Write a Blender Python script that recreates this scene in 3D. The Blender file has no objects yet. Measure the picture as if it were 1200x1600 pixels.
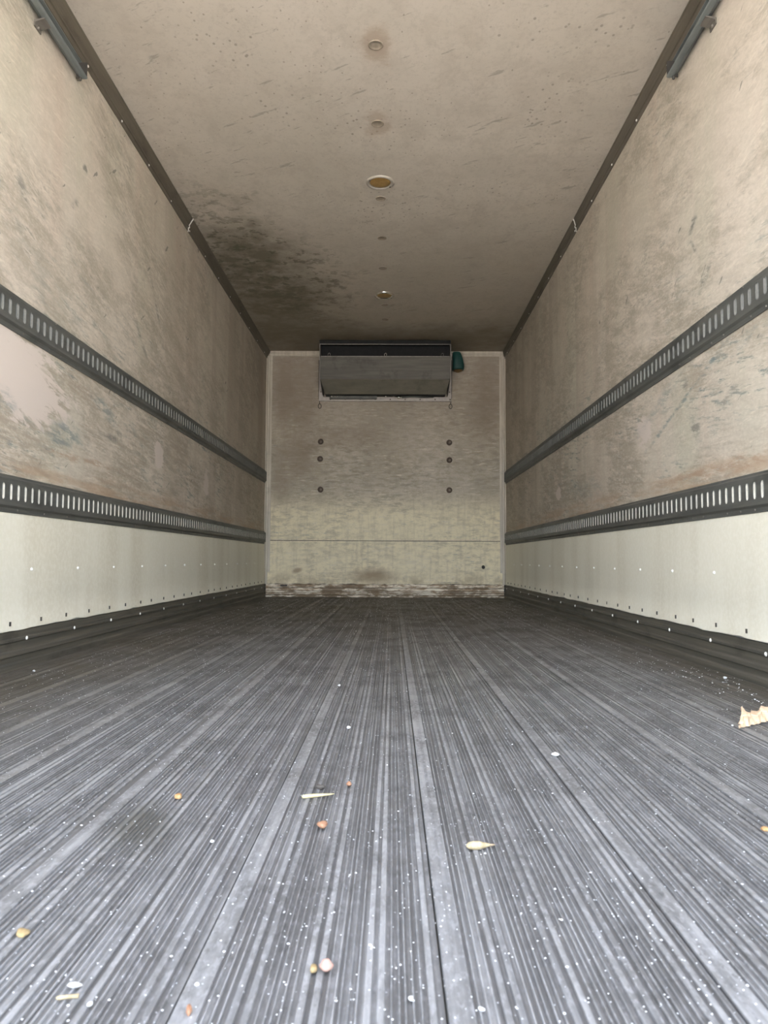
import bpy, bmesh, math, random
from mathutils import Vector, Matrix
random.seed(7)
S = bpy.context.scene
C = S.collection

# ------------------------------------------------------------------ dimensions (metres)
XL, XR = -1.316, 1.164          # inner faces of the side walls
ZC = 2.553                      # ceiling
YB = 7.778                      # bulkhead (back wall) inner face
Y0 = 0.36                       # open rear end of the cargo box
HK = 0.130                      # top of the scuff strips / bottom of the kick panels

# ------------------------------------------------------------------ camera
def look(pitch, yaw, roll):
    cy, sy, cp, sp = math.cos(yaw), math.sin(yaw), math.cos(pitch), math.sin(pitch)
    f = Vector((-sy*cp, cy*cp, sp)); r = Vector((cy, sy, 0)); u = r.cross(f)
    r2 = r*math.cos(roll)+u*math.sin(roll); u2 = u*math.cos(roll)-r*math.sin(roll)
    return Matrix((r2, u2, -f)).transposed()
cam = bpy.data.cameras.new('camera')
cam.sensor_fit = 'HORIZONTAL'; cam.sensor_width = 36.0
cam.lens = 36.0*1181.1/1200.0
cam.clip_start = 0.02; cam.clip_end = 300
cam.dof.use_dof = True; cam.dof.focus_distance = 3.2; cam.dof.aperture_fstop = 15.0
co = bpy.data.objects.new('camera', cam); C.objects.link(co)
co.matrix_world = Matrix.Translation((0, 0, 0.3837)) @ look(0.06304, 0.01119, 0.00485).to_4x4()
S.camera = co

# ------------------------------------------------------------------ light: open sky and sun outside the rear opening
w = bpy.data.worlds.new('sky'); S.world = w; w.use_nodes = True
nt = w.node_tree; nt.nodes.clear()
sky = nt.nodes.new('ShaderNodeTexSky'); sky.sky_type = 'NISHITA'
sky.sun_disc = False; sky.sun_elevation = math.radians(48); sky.sun_rotation = math.radians(20)
sky.air_density = 1.0; sky.dust_density = 3.0; sky.ozone_density = 1.0
bg = nt.nodes.new('ShaderNodeBackground'); bg.inputs['Strength'].default_value = 0.5
out = nt.nodes.new('ShaderNodeOutputWorld')
hz = nt.nodes.new('ShaderNodeHueSaturation'); hz.inputs['Saturation'].default_value = 0.43      # hazy bright sky
nt.links.new(sky.outputs[0], hz.inputs['Color']); nt.links.new(hz.outputs[0], bg.inputs[0]); nt.links.new(bg.outputs[0], out.inputs[0])
sl = bpy.data.lights.new('sun', 'SUN'); sl.energy = 13.0; sl.angle = math.radians(0.55); sl.color = (1.0, 0.95, 0.87)
so = bpy.data.objects.new('sun', sl); C.objects.link(so)
so.location = (3, 12, 14)
so.rotation_euler = Vector((-0.23, -0.63, -0.74)).to_track_quat('-Z', 'Y').to_euler()
pl = bpy.data.lights.new('opening_portal', 'AREA'); pl.shape = 'RECTANGLE'; pl.size = XR-XL; pl.size_y = ZC
pl.cycles.is_portal = True
po = bpy.data.objects.new('opening_portal', pl); C.objects.link(po)
po.location = ((XL+XR)/2, Y0-0.01, ZC/2); po.rotation_euler = (math.radians(90), 0, 0)
S.view_settings.view_transform = 'Standard'; S.view_settings.look = 'None'
S.view_settings.gamma = 1.0; S.view_settings.use_curve_mapping = False
S.view_settings.exposure = 2.43
S.cycles.max_bounces = 16; S.cycles.diffuse_bounces = 12; S.cycles.glossy_bounces = 6

# ------------------------------------------------------------------ node helper
class G:
    def __init__(s, name):
        s.mt = bpy.data.materials.new(name); s.mt.use_nodes = True
        s.t = s.mt.node_tree; s.t.nodes.clear()
        s.o = s.t.nodes.new('ShaderNodeOutputMaterial'); s.b = s.t.nodes.new('ShaderNodeBsdfPrincipled')
        s.t.links.new(s.b.outputs[0], s.o.inputs[0])
        s._p = None
    def lk(s, v, inp):
        if isinstance(v, bpy.types.NodeSocket): s.t.links.new(v, inp)
        elif isinstance(v, (tuple, list)):
            inp.default_value = (*v, 1.0) if (len(v) == 3 and len(inp.default_value) == 4) else v
        else: inp.default_value = v
    def pos(s):
        if s._p is None: s._p = s.t.nodes.new('ShaderNodeNewGeometry').outputs['Position']
        return s._p
    def opos(s): return s.t.nodes.new('ShaderNodeTexCoord').outputs['Object']
    def xyz(s, v):
        n = s.t.nodes.new('ShaderNodeSeparateXYZ'); s.lk(v, n.inputs[0]); return n.outputs
    def vec(s, v, scale, rot=(0, 0, 0), loc=(0, 0, 0)):
        n = s.t.nodes.new('ShaderNodeMapping'); n.vector_type = 'POINT'
        if rot != (0, 0, 0):                       # rotate first, then stretch
            r = s.t.nodes.new('ShaderNodeVectorRotate'); r.rotation_type = 'EULER_XYZ'
            s.lk(v, r.inputs['Vector']); r.inputs['Rotation'].default_value = rot; v = r.outputs[0]
        s.lk(v, n.inputs[0]); n.inputs['Scale'].default_value = scale; n.inputs['Location'].default_value = loc
        return n.outputs[0]
    def noise(s, v, scale=1.0, detail=3.0, rough=0.5, dist=0.0):
        n = s.t.nodes.new('ShaderNodeTexNoise'); s.lk(v, n.inputs['Vector'])
        n.inputs['Scale'].default_value = scale; n.inputs['Detail'].default_value = detail
        n.inputs['Roughness'].default_value = rough; n.inputs['Distortion'].default_value = dist
        return n.outputs[0]
    def vor(s, v, scale=1.0, rnd=1.0):
        n = s.t.nodes.new('ShaderNodeTexVoronoi'); s.lk(v, n.inputs['Vector'])
        n.inputs['Scale'].default_value = scale; n.inputs['Randomness'].default_value = rnd
        return n.outputs['Distance']
    def m(s, op, a, b=0.0, c=0.0):
        n = s.t.nodes.new('ShaderNodeMath'); n.operation = op
        s.lk(a, n.inputs[0]); s.lk(b, n.inputs[1]); s.lk(c, n.inputs[2]); return n.outputs[0]
    def ss(s, v, lo, hi, a=0.0, b=1.0):
        n = s.t.nodes.new('ShaderNodeMapRange'); n.interpolation_type = 'SMOOTHSTEP'
        s.lk(v, n.inputs[0]); n.inputs[1].default_value = lo; n.inputs[2].default_value = hi
        n.inputs[3].default_value = a; n.inputs[4].default_value = b; return n.outputs[0]
    def mul(s, *a):
        r = a[0]
        for q in a[1:]: r = s.m('MULTIPLY', r, q)
        return r
    def mix(s, f, a, b):
        n = s.t.nodes.new('ShaderNodeMix'); n.data_type = 'RGBA'
        s.lk(f, n.inputs[0]); s.lk(a, n.inputs[6]); s.lk(b, n.inputs[7]); return n.outputs[2]
    def spot(s, u, v, cu, cv, ru, rv, ang=0.0, soft=0.35, nz=None, amp=0.6):
        """soft-edged mark of its own outline at (cu, cv) on a surface with coordinates u, v"""
        ca, sa = math.cos(ang), math.sin(ang)
        du, dv = s.m('SUBTRACT', u, cu), s.m('SUBTRACT', v, cv)
        a = s.m('ADD', s.mul(du, ca/ru), s.mul(dv, sa/ru)); b = s.m('ADD', s.mul(du, -sa/rv), s.mul(dv, ca/rv))
        d = s.m('SQRT', s.m('ADD', s.mul(a, a), s.mul(b, b)))
        if nz is not None: d = s.m('MULTIPLY_ADD', s.m('SUBTRACT', nz, 0.5), amp*2, d)
        return s.ss(d, 1.0-soft, 1.0+soft*0.5, 1.0, 0.0)
    def fin(s, col, rough=0.6, metal=0.0, bump=None, bd=0.002, spec=0.4):
        s.lk(col, s.b.inputs['Base Color']); s.lk(rough, s.b.inputs['Roughness']); s.lk(metal, s.b.inputs['Metallic'])
        s.b.inputs['Specular IOR Level'].default_value = spec
        if bump is not None:
            n = s.t.nodes.new('ShaderNodeBump'); n.inputs['Distance'].default_value = bd
            n.inputs['Strength'].default_value = 0.6
            s.lk(bump, n.inputs['Height']); s.t.links.new(n.outputs[0], s.b.inputs['Normal'])
        return s.mt

# ------------------------------------------------------------------ materials
def side_wall(name, side, patches, marks, off):
    g = G(name); p = g.vec(g.pos(), (1, 1, 1), loc=(0, off, off*0.37)); q = g.xyz(g.pos()); y, z = q[1], q[2]
    big = g.noise(g.vec(p, (1, .9, .8)), 1.0, 4, .55)
    c = g.mix(g.ss(big, .35, .68), (.60, .535, .455), (.535, .49, .41))
    vs = g.noise(g.vec(p, (1, 5.5, .55)), 1.0, 4, .55)
    c = g.mix(g.ss(vs, .48, .70, 0, .55), c, (.54, .445, .37))
    gs = g.noise(g.vec(p, (1, 3.2, .7), loc=(0, 9, 3)), 1.0, 4, .6)
    c = g.mix(g.ss(gs, .50, .72, 0, .5), c, (.46, .46, .36))
    low = g.ss(z, 1.95, 1.0)                                        # cargo rubs the lower two thirds
    cloud = g.noise(g.vec(p, (1, 1.5, 2.6), loc=(0, 4, 1)), 1.0, 5, .6)
    zone = g.m('ADD', g.ss(cloud, .40, .60), .10)
    zone = g.mul(zone, g.ss(low, 0, 1, .72, 1.15))
    ang = .10 if side == 'L' else -.14
    rub = g.noise(g.vec(p, (1, 7, 26), rot=(ang, 0, 0)), 1.0, 8, .68, .4)
    c = g.mix(g.mul(g.ss(rub, .46, .62), zone, .62), c, (.315, .29, .24))
    fine = g.noise(g.vec(p, (1, 14, 70), rot=(ang*1.5, 0, 0)), 1.0, 6, .7, .3)
    c = g.mix(g.mul(g.ss(fine, .53, .64), zone, .66), c, (.20, .20, .175))
    lite = g.noise(g.vec(p, (1, 9, 90), rot=(-ang, 0, 0), loc=(0, 2, 5)), 1.0, 4, .6)
    c = g.mix(g.mul(g.ss(lite, .56, .66), .5), c, (.69, .62, .52))
    teal = g.noise(g.vec(p, (1, 6, 50), rot=(ang, 0, 0), loc=(0, 7, 2)), 1.0, 8, .74)
    tz = g.noise(g.vec(p, (1, 1.3, 2.0), loc=(0, 1, 8)), 1.0, 2, .5)
    c = g.mix(g.mul(g.ss(teal, .52, .62), g.ss(tz, .44, .60), low, .85), c, (.145, .185, .18))
    mot = g.noise(g.vec(p, (1, 3.4, 15), rot=(ang*2.2, 0, 0), loc=(0, 6, 6)), 1.0, 10, .74, .35)
    c = g.mix(g.mul(g.ss(mot, .42, .60), g.ss(zone, 0, 1, .22, .85)), c, (.37, .325, .26))
    hz_ = g.noise(g.vec(p, (1, 3.2, 46), rot=(ang*.5, 0, 0), loc=(0, 2, 9)), 1.0, 8, .75)
    c = g.mix(g.mul(g.ss(hz_, .47, .61), g.ss(zone, 0, 1, .22, .85), low), c, (.33, .28, .22))
    gr = g.noise(g.vec(p, (1, 45, 85), rot=(ang, 0, 0)), 1.0, 5, .7)
    c = g.mix(g.mul(g.ss(gr, .49, .62, 0, .30), g.ss(zone, 0, 1, .4, 1)), c, (.34, .31, .25))
    c = g.mix(g.ss(gr, .48, .40, 0, .18), c, (.70, .64, .55))
    dv = g.noise(g.vec(p, (1, 3.6, .28), loc=(0, 5, 1)), 1.0, 3, .5)
    c = g.mix(g.mul(g.ss(dv, .50, .62), g.ss(y, 3.0, 5.0), .38), c, (.36, .30, .24))
    # short steep knocks
    kn = g.noise(g.vec(p, (1, 26, 8), rot=(.9 if side == 'L' else -.9, 0, 0), loc=(0, 3, 3)), 1.0, 3, .55)
    c = g.mix(g.mul(g.ss(kn, .70, .735), .75), c, (.17, .165, .14))
    # brown dirt that sits along the top of the lower rail
    rn = g.noise(g.vec(p, (1, 2.2, 22)), 1.0, 6, .65)
    c = g.mix(g.mul(g.ss(z, .80, .68), g.ss(rn, .40, .62), .65), c, (.40, .28, .185))
    nz = g.noise(g.vec(p, (1, 6, 6)), 1.0, 4, .6)
    if True:                                                        # handling dirt in the far corner
        c = g.mix(g.mul(g.ss(y, 5.2, 7.9), g.ss(vs, .25, .7), .45), c, (.40, .34, .26))
    brk = g.noise(g.vec(p, (1, 11, 48), rot=(ang, 0, 0), loc=(0, 8, 8)), 1.0, 6, .7)
    for (cu, cv, ru, rv, a) in patches:
        c = g.mix(g.spot(y, z, cu, cv, ru, rv, a, .16, mot, 1.5), c  , (.60, .53, .475))
    for (cu, cv, ru, rv, a, col, k) in marks:
        c = g.mix(g.mul(g.spot(y, z, cu, cv, ru*1.25, rv*1.25, a, .8, mot, 2.2), g.ss(brk, .43, .57, .12, 1), k), c, col)
    bump = g.m('ADD', g.noise(g.vec(p, (1, 30, 30)), 1.0, 5, .6), g.mul(rub, .6))
    return g.fin(c, .62, 0, bump, .0012, .3)

DK, TL, BR = (.17, .165, .145), (.155, .20, .20), (.36, .25, .17)
M = {}
M['wall_left'] = side_wall('stained_cream_liner', 'L',
    [(2.60, 1.03, .42, .15, -.12), (4.21, .965, .075, .075, .3), (5.30, .90, .07, .09, 0)],
    [(2.98, .875, .13, .045, .1, TL, .75), (2.50, .91, .08, .03, 0, TL, .6), (3.5, .95, .14, .018, .05, DK, .75), (3.4, 1.07, .12, .03, -.3, TL, .6),
     (3.8, 1.03, .10, .025, -.4, TL, .5), (3.027, 1.848, .035, .018, .5, DK, .8), (3.11, 2.04, .015, .012, .7, DK, .8), (4.09, 1.80, .10, .014, -.9, DK, .8),
     (2.6, 1.68, .05, .02, -.9, DK, .7), (2.75, 1.42, .22, .09, -.3, (.30, .29, .25), .5), (3.9, 1.5, .1, .015, -.7, DK, .6), (3.2, .80, .35, .012, .02, BR, .7)], 0.0)
M['wall_right'] = side_wall('scuffed_cream_liner', 'R',
    [(3.47, .985, .10, .075, .2), (5.3, .85, .08, .05, 0)],
    [(3.03, 1.02, .32, .010, -.30, TL, .8), (2.98, 1.08, .04, .016, -.3, DK, .8), (2.90, .90, .04, .03, .9, DK, .75), (2.88, 1.69, .045, .020, -.75, DK, .85), (2.78, 1.44, .05, .018, -.6, DK, .8),
     (2.86, 1.58, .05, .010, .9, DK, .8), (2.9, 1.86, .03, .05, 0, (.38, .32, .27), .6), (4.6, .82, .35, .05, .1, TL, .35), (2.60, .96, .06, .012, -.3, DK, .7),
     (2.45, 1.12, .06, .016, -.2, TL, .8), (4.75, 1.95, .012, .06, 0, DK, .6), (4.2, 1.72, .012, .012, 0, DK, .9), (3.3, 1.06, .25, .03, -.3, TL, .4), (2.7, .715, .5, .018, 0, BR, .7)], 13.7)

def back_wall(name, lower):
    g = G(name); p = g.pos(); q = g.xyz(p); x, z = q[0], q[2]
    big = g.noise(g.vec(p, (1.6, 1, 1.3)), 1.0, 4, .55)
    c = g.mix(g.ss(big, .35, .68), (.53, .475, .40), (.42, .375, .31))
    c = g.mix(g.m('ADD', g.mul(g.ss(z, 1.16, .78), .88), 0.0), c, (.89, .80, .57))      # brighter light low on the wall, painted into the colour
    rub = g.noise(g.vec(p, (9, 1, 30)), 1.0, 8, .7, .3)
    cl = g.noise(g.vec(p, (2.2, 1, 2.5), loc=(3, 0, 1)), 1.0, 3, .5)
    c = g.mix(g.mul(g.ss(rub, .46, .62), g.ss(cl, .35, .60, .35, 1), g.ss(z, .75, 1.25, .40, .78)), c, (.27, .24, .185))
    mt = g.noise(g.vec(p, (14, 1, 20), loc=(4, 0, 4)), 1.0, 9, .78)
    c = g.mix(g.mul(g.ss(mt, .45, .62, 0, .62), g.ss(z, .75, 1.25, .42, 1)), c, (.36, .31, .225))
    lite = g.noise(g.vec(p, (8, 1, 60), loc=(5, 0, 2)), 1.0, 5, .65)
    c = g.mix(g.mul(g.ss(lite, .56, .66), .6), c, (.74, .68, .56))
    vs = g.noise(g.vec(p, (30, 1, 3), loc=(1, 0, 4)), 1.0, 4, .6)
    c = g.mix(g.mul(g.ss(vs, .50, .66), .24), c, (.42, .37, .28))
    tl = g.noise(g.vec(p, (7, 1, 45), loc=(2, 0, 9)), 1.0, 5, .65)
    c = g.mix(g.mul(g.ss(tl, .64, .69), g.ss(cl, .3, .6), .6), c, (.24, .29, .29))
    nz = g.noise(g.vec(p, (7, 1, 7)), 1.0, 5, .65)
    # condensation and soot stains beside and under the cooling unit
    for (cu, cv, ru, rv, k) in [(-1.12, 2.15, .14, .45, .75), (-.90, 2.0, .16, .5, .5), (.98, 2.2, .16, .35, .55), (-1.0, 1.45, .22, .25, .55), (-.45, 1.65, .35, .16, .4), (.95, 1.85, .2, .3, .45), (-1.15, 1.15, .12, .2, .4)]:
        c = g.mix(g.mul(g.spot(x, z, cu, cv, ru, rv, 0, .8, nz, .7), k), c, (.235, .18, .13))
    c = g.mix(g.mul(g.ss(z, 1.1, 2.5), .5), c, (.33, .275, .225))
    if lower:
        c = g.mix(g.mul(g.ss(z, .32, .13), g.ss(nz, .42, .62), .6), c, (.42, .34, .22))
        c = g.mix(g.mul(g.spot(x, z, -.2, .22, .22, .08, 0, .8, nz, .9), .8), c, (.30, .22, .14))
        c = g.mix(g.mul(g.spot(x, z, -.98, .27, .06, .03, .3, .6, nz, .9), .8), c, (.36, .26, .17))
        c = g.mix(g.mul(g.spot(x, z, .932, .312, .018, .02, 0, .25, nz, .5), 1), c, (.03, .028, .025))
    sp = g.vor(g.vec(p, (1, 1, 1)), 26)
    c = g.mix(g.mul(g.ss(sp, .085, .05), .7), c, (.22, .2, .17))
    return g.fin(c, .6, 0, rub, .001, .3)
M['back_upper'] = back_wall('stained_bulkhead_liner', False)
M['back_lower'] = back_wall('stained_bulkhead_liner_low', True)

g = G('stained_cream_ceiling'); p = g.pos(); q = g.xyz(p); x, y = q[0], q[1]
big = g.noise(g.vec(p, (1.1, .8, 1)), 1.0, 5, .6)
c = g.mix(g.ss(big, .35, .68), (.60, .54, .465), (.53, .48, .405))
bl = g.noise(g.vec(p, (4, 3, 1), loc=(2, 6, 0)), 1.0, 7, .65, .5)
c = g.mix(g.ss(bl, .50, .70, 0, .45), c, (.44, .39, .33))
band = g.noise(g.vec(p, (.25, 2.2, 1)), 1.0, 2, .4)
c = g.mix(g.ss(band, .45, .6, 0, .28), c, (.47, .42, .36))
cl = g.noise(g.vec(p, (1.7, 1.3, 1), loc=(7, 1, 0)), 1.0, 3, .5)
sp = g.vor(g.vec(p, (1, .8, 1)), 30)
gm = g.noise(g.vec(p, (9, 7, 1), loc=(3, 1, 0)), 1.0, 9, .75, .3)
c = g.mix(g.ss(gm, .46, .64, 0, .42), c, (.42, .37, .31))
gr = g.noise(g.vec(p, (60, 45, 1)), 1.0, 4, .7)
c = g.mix(g.ss(gr, .50, .64, 0, .25), c, (.36, .32, .27))
cz = None
for (cu_, cv_, ru_, rv_) in [(-.68, 3.12, .22, .22), (-.5, 3.5, .3, .2), (.60, 2.98, .22, .16), (.86, 3.0, .22, .14), (.75, 3.5, .2, .35), (.5, 4.35, .25, .35), (-.2, 3.75, .3, .25), (.0, 4.5, .5, .25)]:
    s_ = g.spot(x, y, cu_, cv_, ru_, rv_, 0, .8, gm, .8); cz = s_ if cz is None else g.m('MAXIMUM', cz, s_)
c = g.mix(g.mul(g.ss(sp, .24, .14), cz, g.ss(bl, .38, .52), .75), c, (.25, .215, .175))
c = g.mix(g.mul(g.ss(sp, .15, .08), g.ss(cl, .50, .60), .75), c, (.27, .23, .185))
sp2 = g.vor(g.vec(p, (1, .6, 1), loc=(3, 3, 0)), 17)
c = g.mix(g.mul(g.ss(sp2, .075, .045), .7), c, (.25, .22, .18))
sc = g.noise(g.vec(p, (5, 22, 1), rot=(0, 0, .5)), 1.0, 5, .6)
c = g.mix(g.mul(g.ss(sc, .63, .69), .65), c, (.28, .25, .21))
nz = g.noise(g.vec(p, (4, 3, 1), loc=(0, 5, 0)), 1.0, 6, .65)
st = g.noise(g.vec(p, (7, 9, 1), loc=(4, 2, 0)), 1.0, 6, .65)
# mould spreading from the left edge towards the cooling unit
md = None
for (cu, cv, ru, rv, k) in [(-1.05, 5.45, .42, .85, .85), (-.95, 6.2, .42, .8, .95), (-1.1, 7.1, .75, .8, .75), (.85, 7.35, .7, .55, .7)]:
    s_ = g.mul(g.spot(x, y, cu, cv, ru, rv, 0, .85, nz, .9), k)
    md = s_ if md is None else g.m('MAXIMUM', md, s_)
c = g.mix(g.mul(md, g.ss(st, .30, .58, .55, 1)), c, (.105, .09, .055))
fl = g.noise(g.vec(p, (13, 15, 1), loc=(1, 1, 0)), 1.0, 5, .6)
mz = g.spot(x, y, -.98, 5.6, .55, 1.25, -.25, .8, nz, .6)
c = g.mix(g.mul(g.ss(fl, .535, .60), g.m('POWER', mz, .8), .85), c, (.11, .105, .07))
c = g.mix(g.mul(g.spot(x, y, -.08, 7.55, .95, .62, 0, .9, nz, .5), .88), c, (.085, .07, .055))     # soot above the unit
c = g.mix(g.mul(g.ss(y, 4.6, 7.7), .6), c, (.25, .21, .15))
for (cu, cv, r, k) in [(-.079, 3.06, .062, .7), (-.08, 3.637, .06, .6)]:
    c = g.mix(g.mul(g.spot(x, y, cu, cv, r*1.15, r*1.9, 0, .5, fl, 1.2), k), c, (.37, .29, .22))
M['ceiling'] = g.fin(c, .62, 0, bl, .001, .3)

g = G('white_kick_panel'); p = g.pos()
vs = g.noise(g.vec(p, (1, 3.5, .5)), 1.0, 4, .55); gr = g.noise(g.vec(p, (1, 60, 60)), 1.0, 4, .6)
c = g.mix(g.ss(vs, .42, .68), (.81, .785, .665), (.71, .675, .55))
c = g.mix(g.ss(gr, .42, .62, 0, .30), c, (.90, .88, .785))
M['kick'] = g.fin(c, .5, 0, gr, .0015, .4)

def steel(name, col, col2, rough=.5, metal=.3, sc=(40, 3, 40), k=.7):
    g = G(name); p = g.pos()
    n = g.noise(g.vec(p, sc), 1.0, 6, .65); n2 = g.noise(g.vec(p, (9, 4, 9), loc=(5, 5, 5)), 1.0, 5, .6)
    c = g.mix(g.ss(n, .35, .68), col, col2)
    c = g.mix(g.ss(n2, .52, .70, 0, k), c, tuple(q*.62 for q in col))
    return g.fin(c, rough, metal, n, .0006, .4)
M['rail'] = steel('dark_galvanised_rail', (.102, .105, .097), (.142, .144, .130))
M['rail_back_shaded'] = steel('grey_slot_backing_shaded', (.235, .228, .205), (.17, .166, .15), .6, 0)  # upper rail slots: weaker light painted in as a darker grey
M['rail_back_lit'] = steel('cream_slot_backing_lit', (.68, .66, .58), (.55, .53, .46), .6, 0)  # lower rail slots: direct light on the edges painted in as cream
M['trim'] = steel('dull_bronze_trim', (.105, .09, .068), (.135, .118, .09), .5, .1)
M['scuff'] = steel('grey_scuff_strip', (.10, .095, .078), (.165, .15, .12), .5, .2, (30, 1.2, 60))
M['rivet'] = steel('bright_rivet', (.88, .87, .82), (.8, .79, .74), .35, .0, (40, 3, 40), .2)
M['screw'] = steel('dark_screw', (.05, .045, .04), (.07, .06, .05), .6, 0)
M['track'] = steel('blue_grey_track_steel', (.15, .17, .17), (.20, .22, .215), .5, .2)
M['track_in'] = steel('track_inside_shade', (.035, .033, .03), (.05, .045, .04), .6, 0)  # shade inside the channel given as a dark colour
M['bracket'] = steel('grey_bracket', (.16, .145, .125), (.12, .11, .095), .55, .1)
M['white_trim'] = steel('cream_corner_trim', (.62, .57, .485), (.50, .45, .375), .5, 0, (30, 6, 3), .5)
M['alu'] = steel('dull_aluminium_frame', (.47, .43, .40), (.40, .37, .34), .45, .25)
M['cover'] = steel('grey_cooler_cover', (.105, .097, .083), (.14, .13, .11), .55, .0, (3, 6, 40), .6)
M['cover_low'] = steel('grey_cooler_cover_low', (.19, .178, .145), (.235, .22, .18), .55, .0, (5, 6, 25), .45)
M['black'] = steel('black_cooler_inside', (.004, .004, .0045), (.008, .008, .008), .7, 0)
M['lip'] = steel('grey_edge_lip', (.33, .31, .28), (.22, .2, .18), .45, .2)
M['teal'] = steel('dark_teal_plastic', (.006, .050, .043), (.010, .072, .062), .55, 0, (12, 12, 6), .5)
M['rust'] = steel('brown_rust', (.12, .075, .03), (.17, .10, .04), .8, 0)
M['bolt'] = steel('brown_bolt', (.10, .07, .05), (.06, .045, .035), .6, .1)
M['bolt_head'] = steel('worn_bolt_head', (.26, .21, .17), (.15, .12, .1), .5, .3)
M['chrome'] = steel('bright_light_ring', (.92, .91, .88), (.86, .84, .8), .16, 1.0, (40, 3, 40), .1)
M['ring_dull'] = steel('dull_light_ring', (.46, .42, .36), (.38, .34, .29), .5, .1)
M['amber'] = steel('amber_light_lens', (.27, .155, .045), (.35, .22, .07), .35, 0, (40, 40, 3), .7)
M['plug'] = steel('painted_plug', (.33, .275, .215), (.25, .21, .16), .6, 0)
M['wire'] = steel('dark_wire', (.05, .045, .04), (.08, .07, .06), .6, .2)
M['shell'] = steel('outer_white_shell', (.6, .6, .6), (.55, .55, .55), .5, 0)

g = G('worn_aluminium_floor'); p = g.pos(); q = g.xyz(p); x, y, z = q
top = g.ss(z, -.0018, -.0005)
s1 = g.noise(g.vec(p, (95, .45, 1)), 1.0, 5, .6); s2 = g.noise(g.vec(p, (28, .9, 1), loc=(3, 2, 0)), 1.0, 5, .65)
c = g.mix(g.ss(s1, .36, .62), (.185, .187, .192), (.33, .332, .336))
c = g.mix(g.ss(s2, .46, .66, 0, .6), c, (.20, .20, .202))
bt = g.noise(g.vec(p, (7, 3.2, 1), loc=(1, 5, 0)), 1.0, 6, .68)
c = g.mix(g.ss(bt, .45, .62, 0, .6), c, (.125, .123, .12))
bm_ = g.noise(g.vec(p, (26, 11, 1), loc=(5, 5, 0)), 1.0, 7, .72)
c = g.mix(g.ss(bm_, .48, .62, 0, .45), c, (.14, .138, .136))
c = g.mix(g.ss(bm_, .48, .36, 0, .4), c, (.36, .362, .372))
gn = g.noise(g.vec(p, (160, 60, 1)), 1.0, 3, .6)
c = g.mix(g.ss(gn, .50, .66, 0, .45), c, (.40, .40, .415))
gd = g.noise(g.vec(p, (120, 1.1, 1), loc=(7, 3, 0)), 1.0, 5, .6)
c = g.mix(g.mul(g.ss(top, 0, 1, .85, 0), g.ss(gd, .35, .62, .25, 1)), c, (.11, .108, .105))
fn = g.noise(g.vec(p, (3, 1.6, 1), loc=(8, 0, 0)), 1.0, 4, .6)
dk = g.noise(g.vec(p, (85, 38, 1), loc=(2, 8, 0)), 1.0, 5, .7)
c = g.mix(g.mul(g.ss(dk, .54, .64), g.ss(bt, .40, .60), .6), c, (.085, .083, .08))
bro = g.mul(g.ss(y, 1.4, 6.2), g.ss(fn, .2, .6, .65, 1), .85)                     # brown dirt plus light falloff towards the bulkhead, painted in
c = g.mix(bro, c, (.10, .079, .053))
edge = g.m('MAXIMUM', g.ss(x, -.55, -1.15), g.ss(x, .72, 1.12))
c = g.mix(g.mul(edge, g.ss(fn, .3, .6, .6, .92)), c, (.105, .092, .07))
c = g.mix(g.mul(g.spot(x, y, -.36, 1.10, .05, .13, .3, .8, bt, .8), .75), c, (.10, .098, .085))
M['floor'] = g.fin(c, g.ss(bt, .4, .7, .5, .7), .25, gn, .0008, .4)

g = G('rust_stained_scuff'); p = g.pos(); q = g.xyz(p)
n = g.noise(g.vec(p, (10, 1, 45)), 1.0, 7, .7, .5); n2 = g.noise(g.vec(p, (3.5, 1, 8), loc=(2, 0, 2)), 1.0, 5, .65)
c = g.mix(g.ss(n, .42, .60), (.90, .82, .68), (.40, .29, .19))
c = g.mix(g.mul(g.ss(n2, .48, .60), .85), c, (.20, .135, .08))
c = g.mix(g.mul(g.ss(q[2], .06, .0), g.ss(n, .35, .55), .8), c, (.13, .10, .06))
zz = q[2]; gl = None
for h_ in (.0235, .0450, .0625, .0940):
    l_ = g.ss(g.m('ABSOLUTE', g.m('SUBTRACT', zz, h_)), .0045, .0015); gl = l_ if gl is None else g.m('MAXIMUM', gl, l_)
c = g.mix(g.mul(gl, g.ss(n2, .30, .55, .55, .95)), c, (.13, .095, .06))                # groove shade painted as dark lines between the ribs
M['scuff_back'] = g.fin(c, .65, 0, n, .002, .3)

def plain(name, c1, c2, sc=60, rough=.7):
    g = G(name); n = g.noise(g.opos(), sc, 4, .6)
    return g.fin(g.mix(g.ss(n, .35, .65), c1, c2), rough, 0, n, .0008, .3)
M['leaf'] = plain('dry_tan_leaf', (.72, .54, .38), (.58, .42, .28), 40)
M['vein'] = plain('pale_leaf_vein', (.82, .68, .50), (.72, .58, .42))
M['straw'] = plain('pale_yellow_splinter', (.62, .54, .28), (.56, .46, .24), 80)
M['pod'] = plain('pale_seed_husk', (.50, .42, .26), (.30, .24, .14), 150)
M['stem'] = plain('brown_stem', (.36, .28, .18), (.28, .21, .13))
M['brown_stone'] = plain('reddish_brown_pebble', (.26, .13, .075), (.36, .21, .13), 200)
M['tan_stone'] = plain('tan_pebble', (.38, .21, .085), (.46, .30, .15), 200)
M['pink_stone'] = plain('pale_pink_pebble', (.44, .27, .22), (.36, .22, .18), 120)
M['white_stone'] = plain('white_chip', (.66, .67, .66), (.54, .55, .55), 200)
M['grit'] = plain('pale_grit', (.86, .87, .88), (.72, .74, .76), 30)
M['yellow_bit'] = plain('yellowed_flake', (.34, .25, .12), (.28, .21, .11), 120)
g = G('pale_yard_concrete'); n = g.noise(g.pos(), .6, 6, .6)
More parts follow.
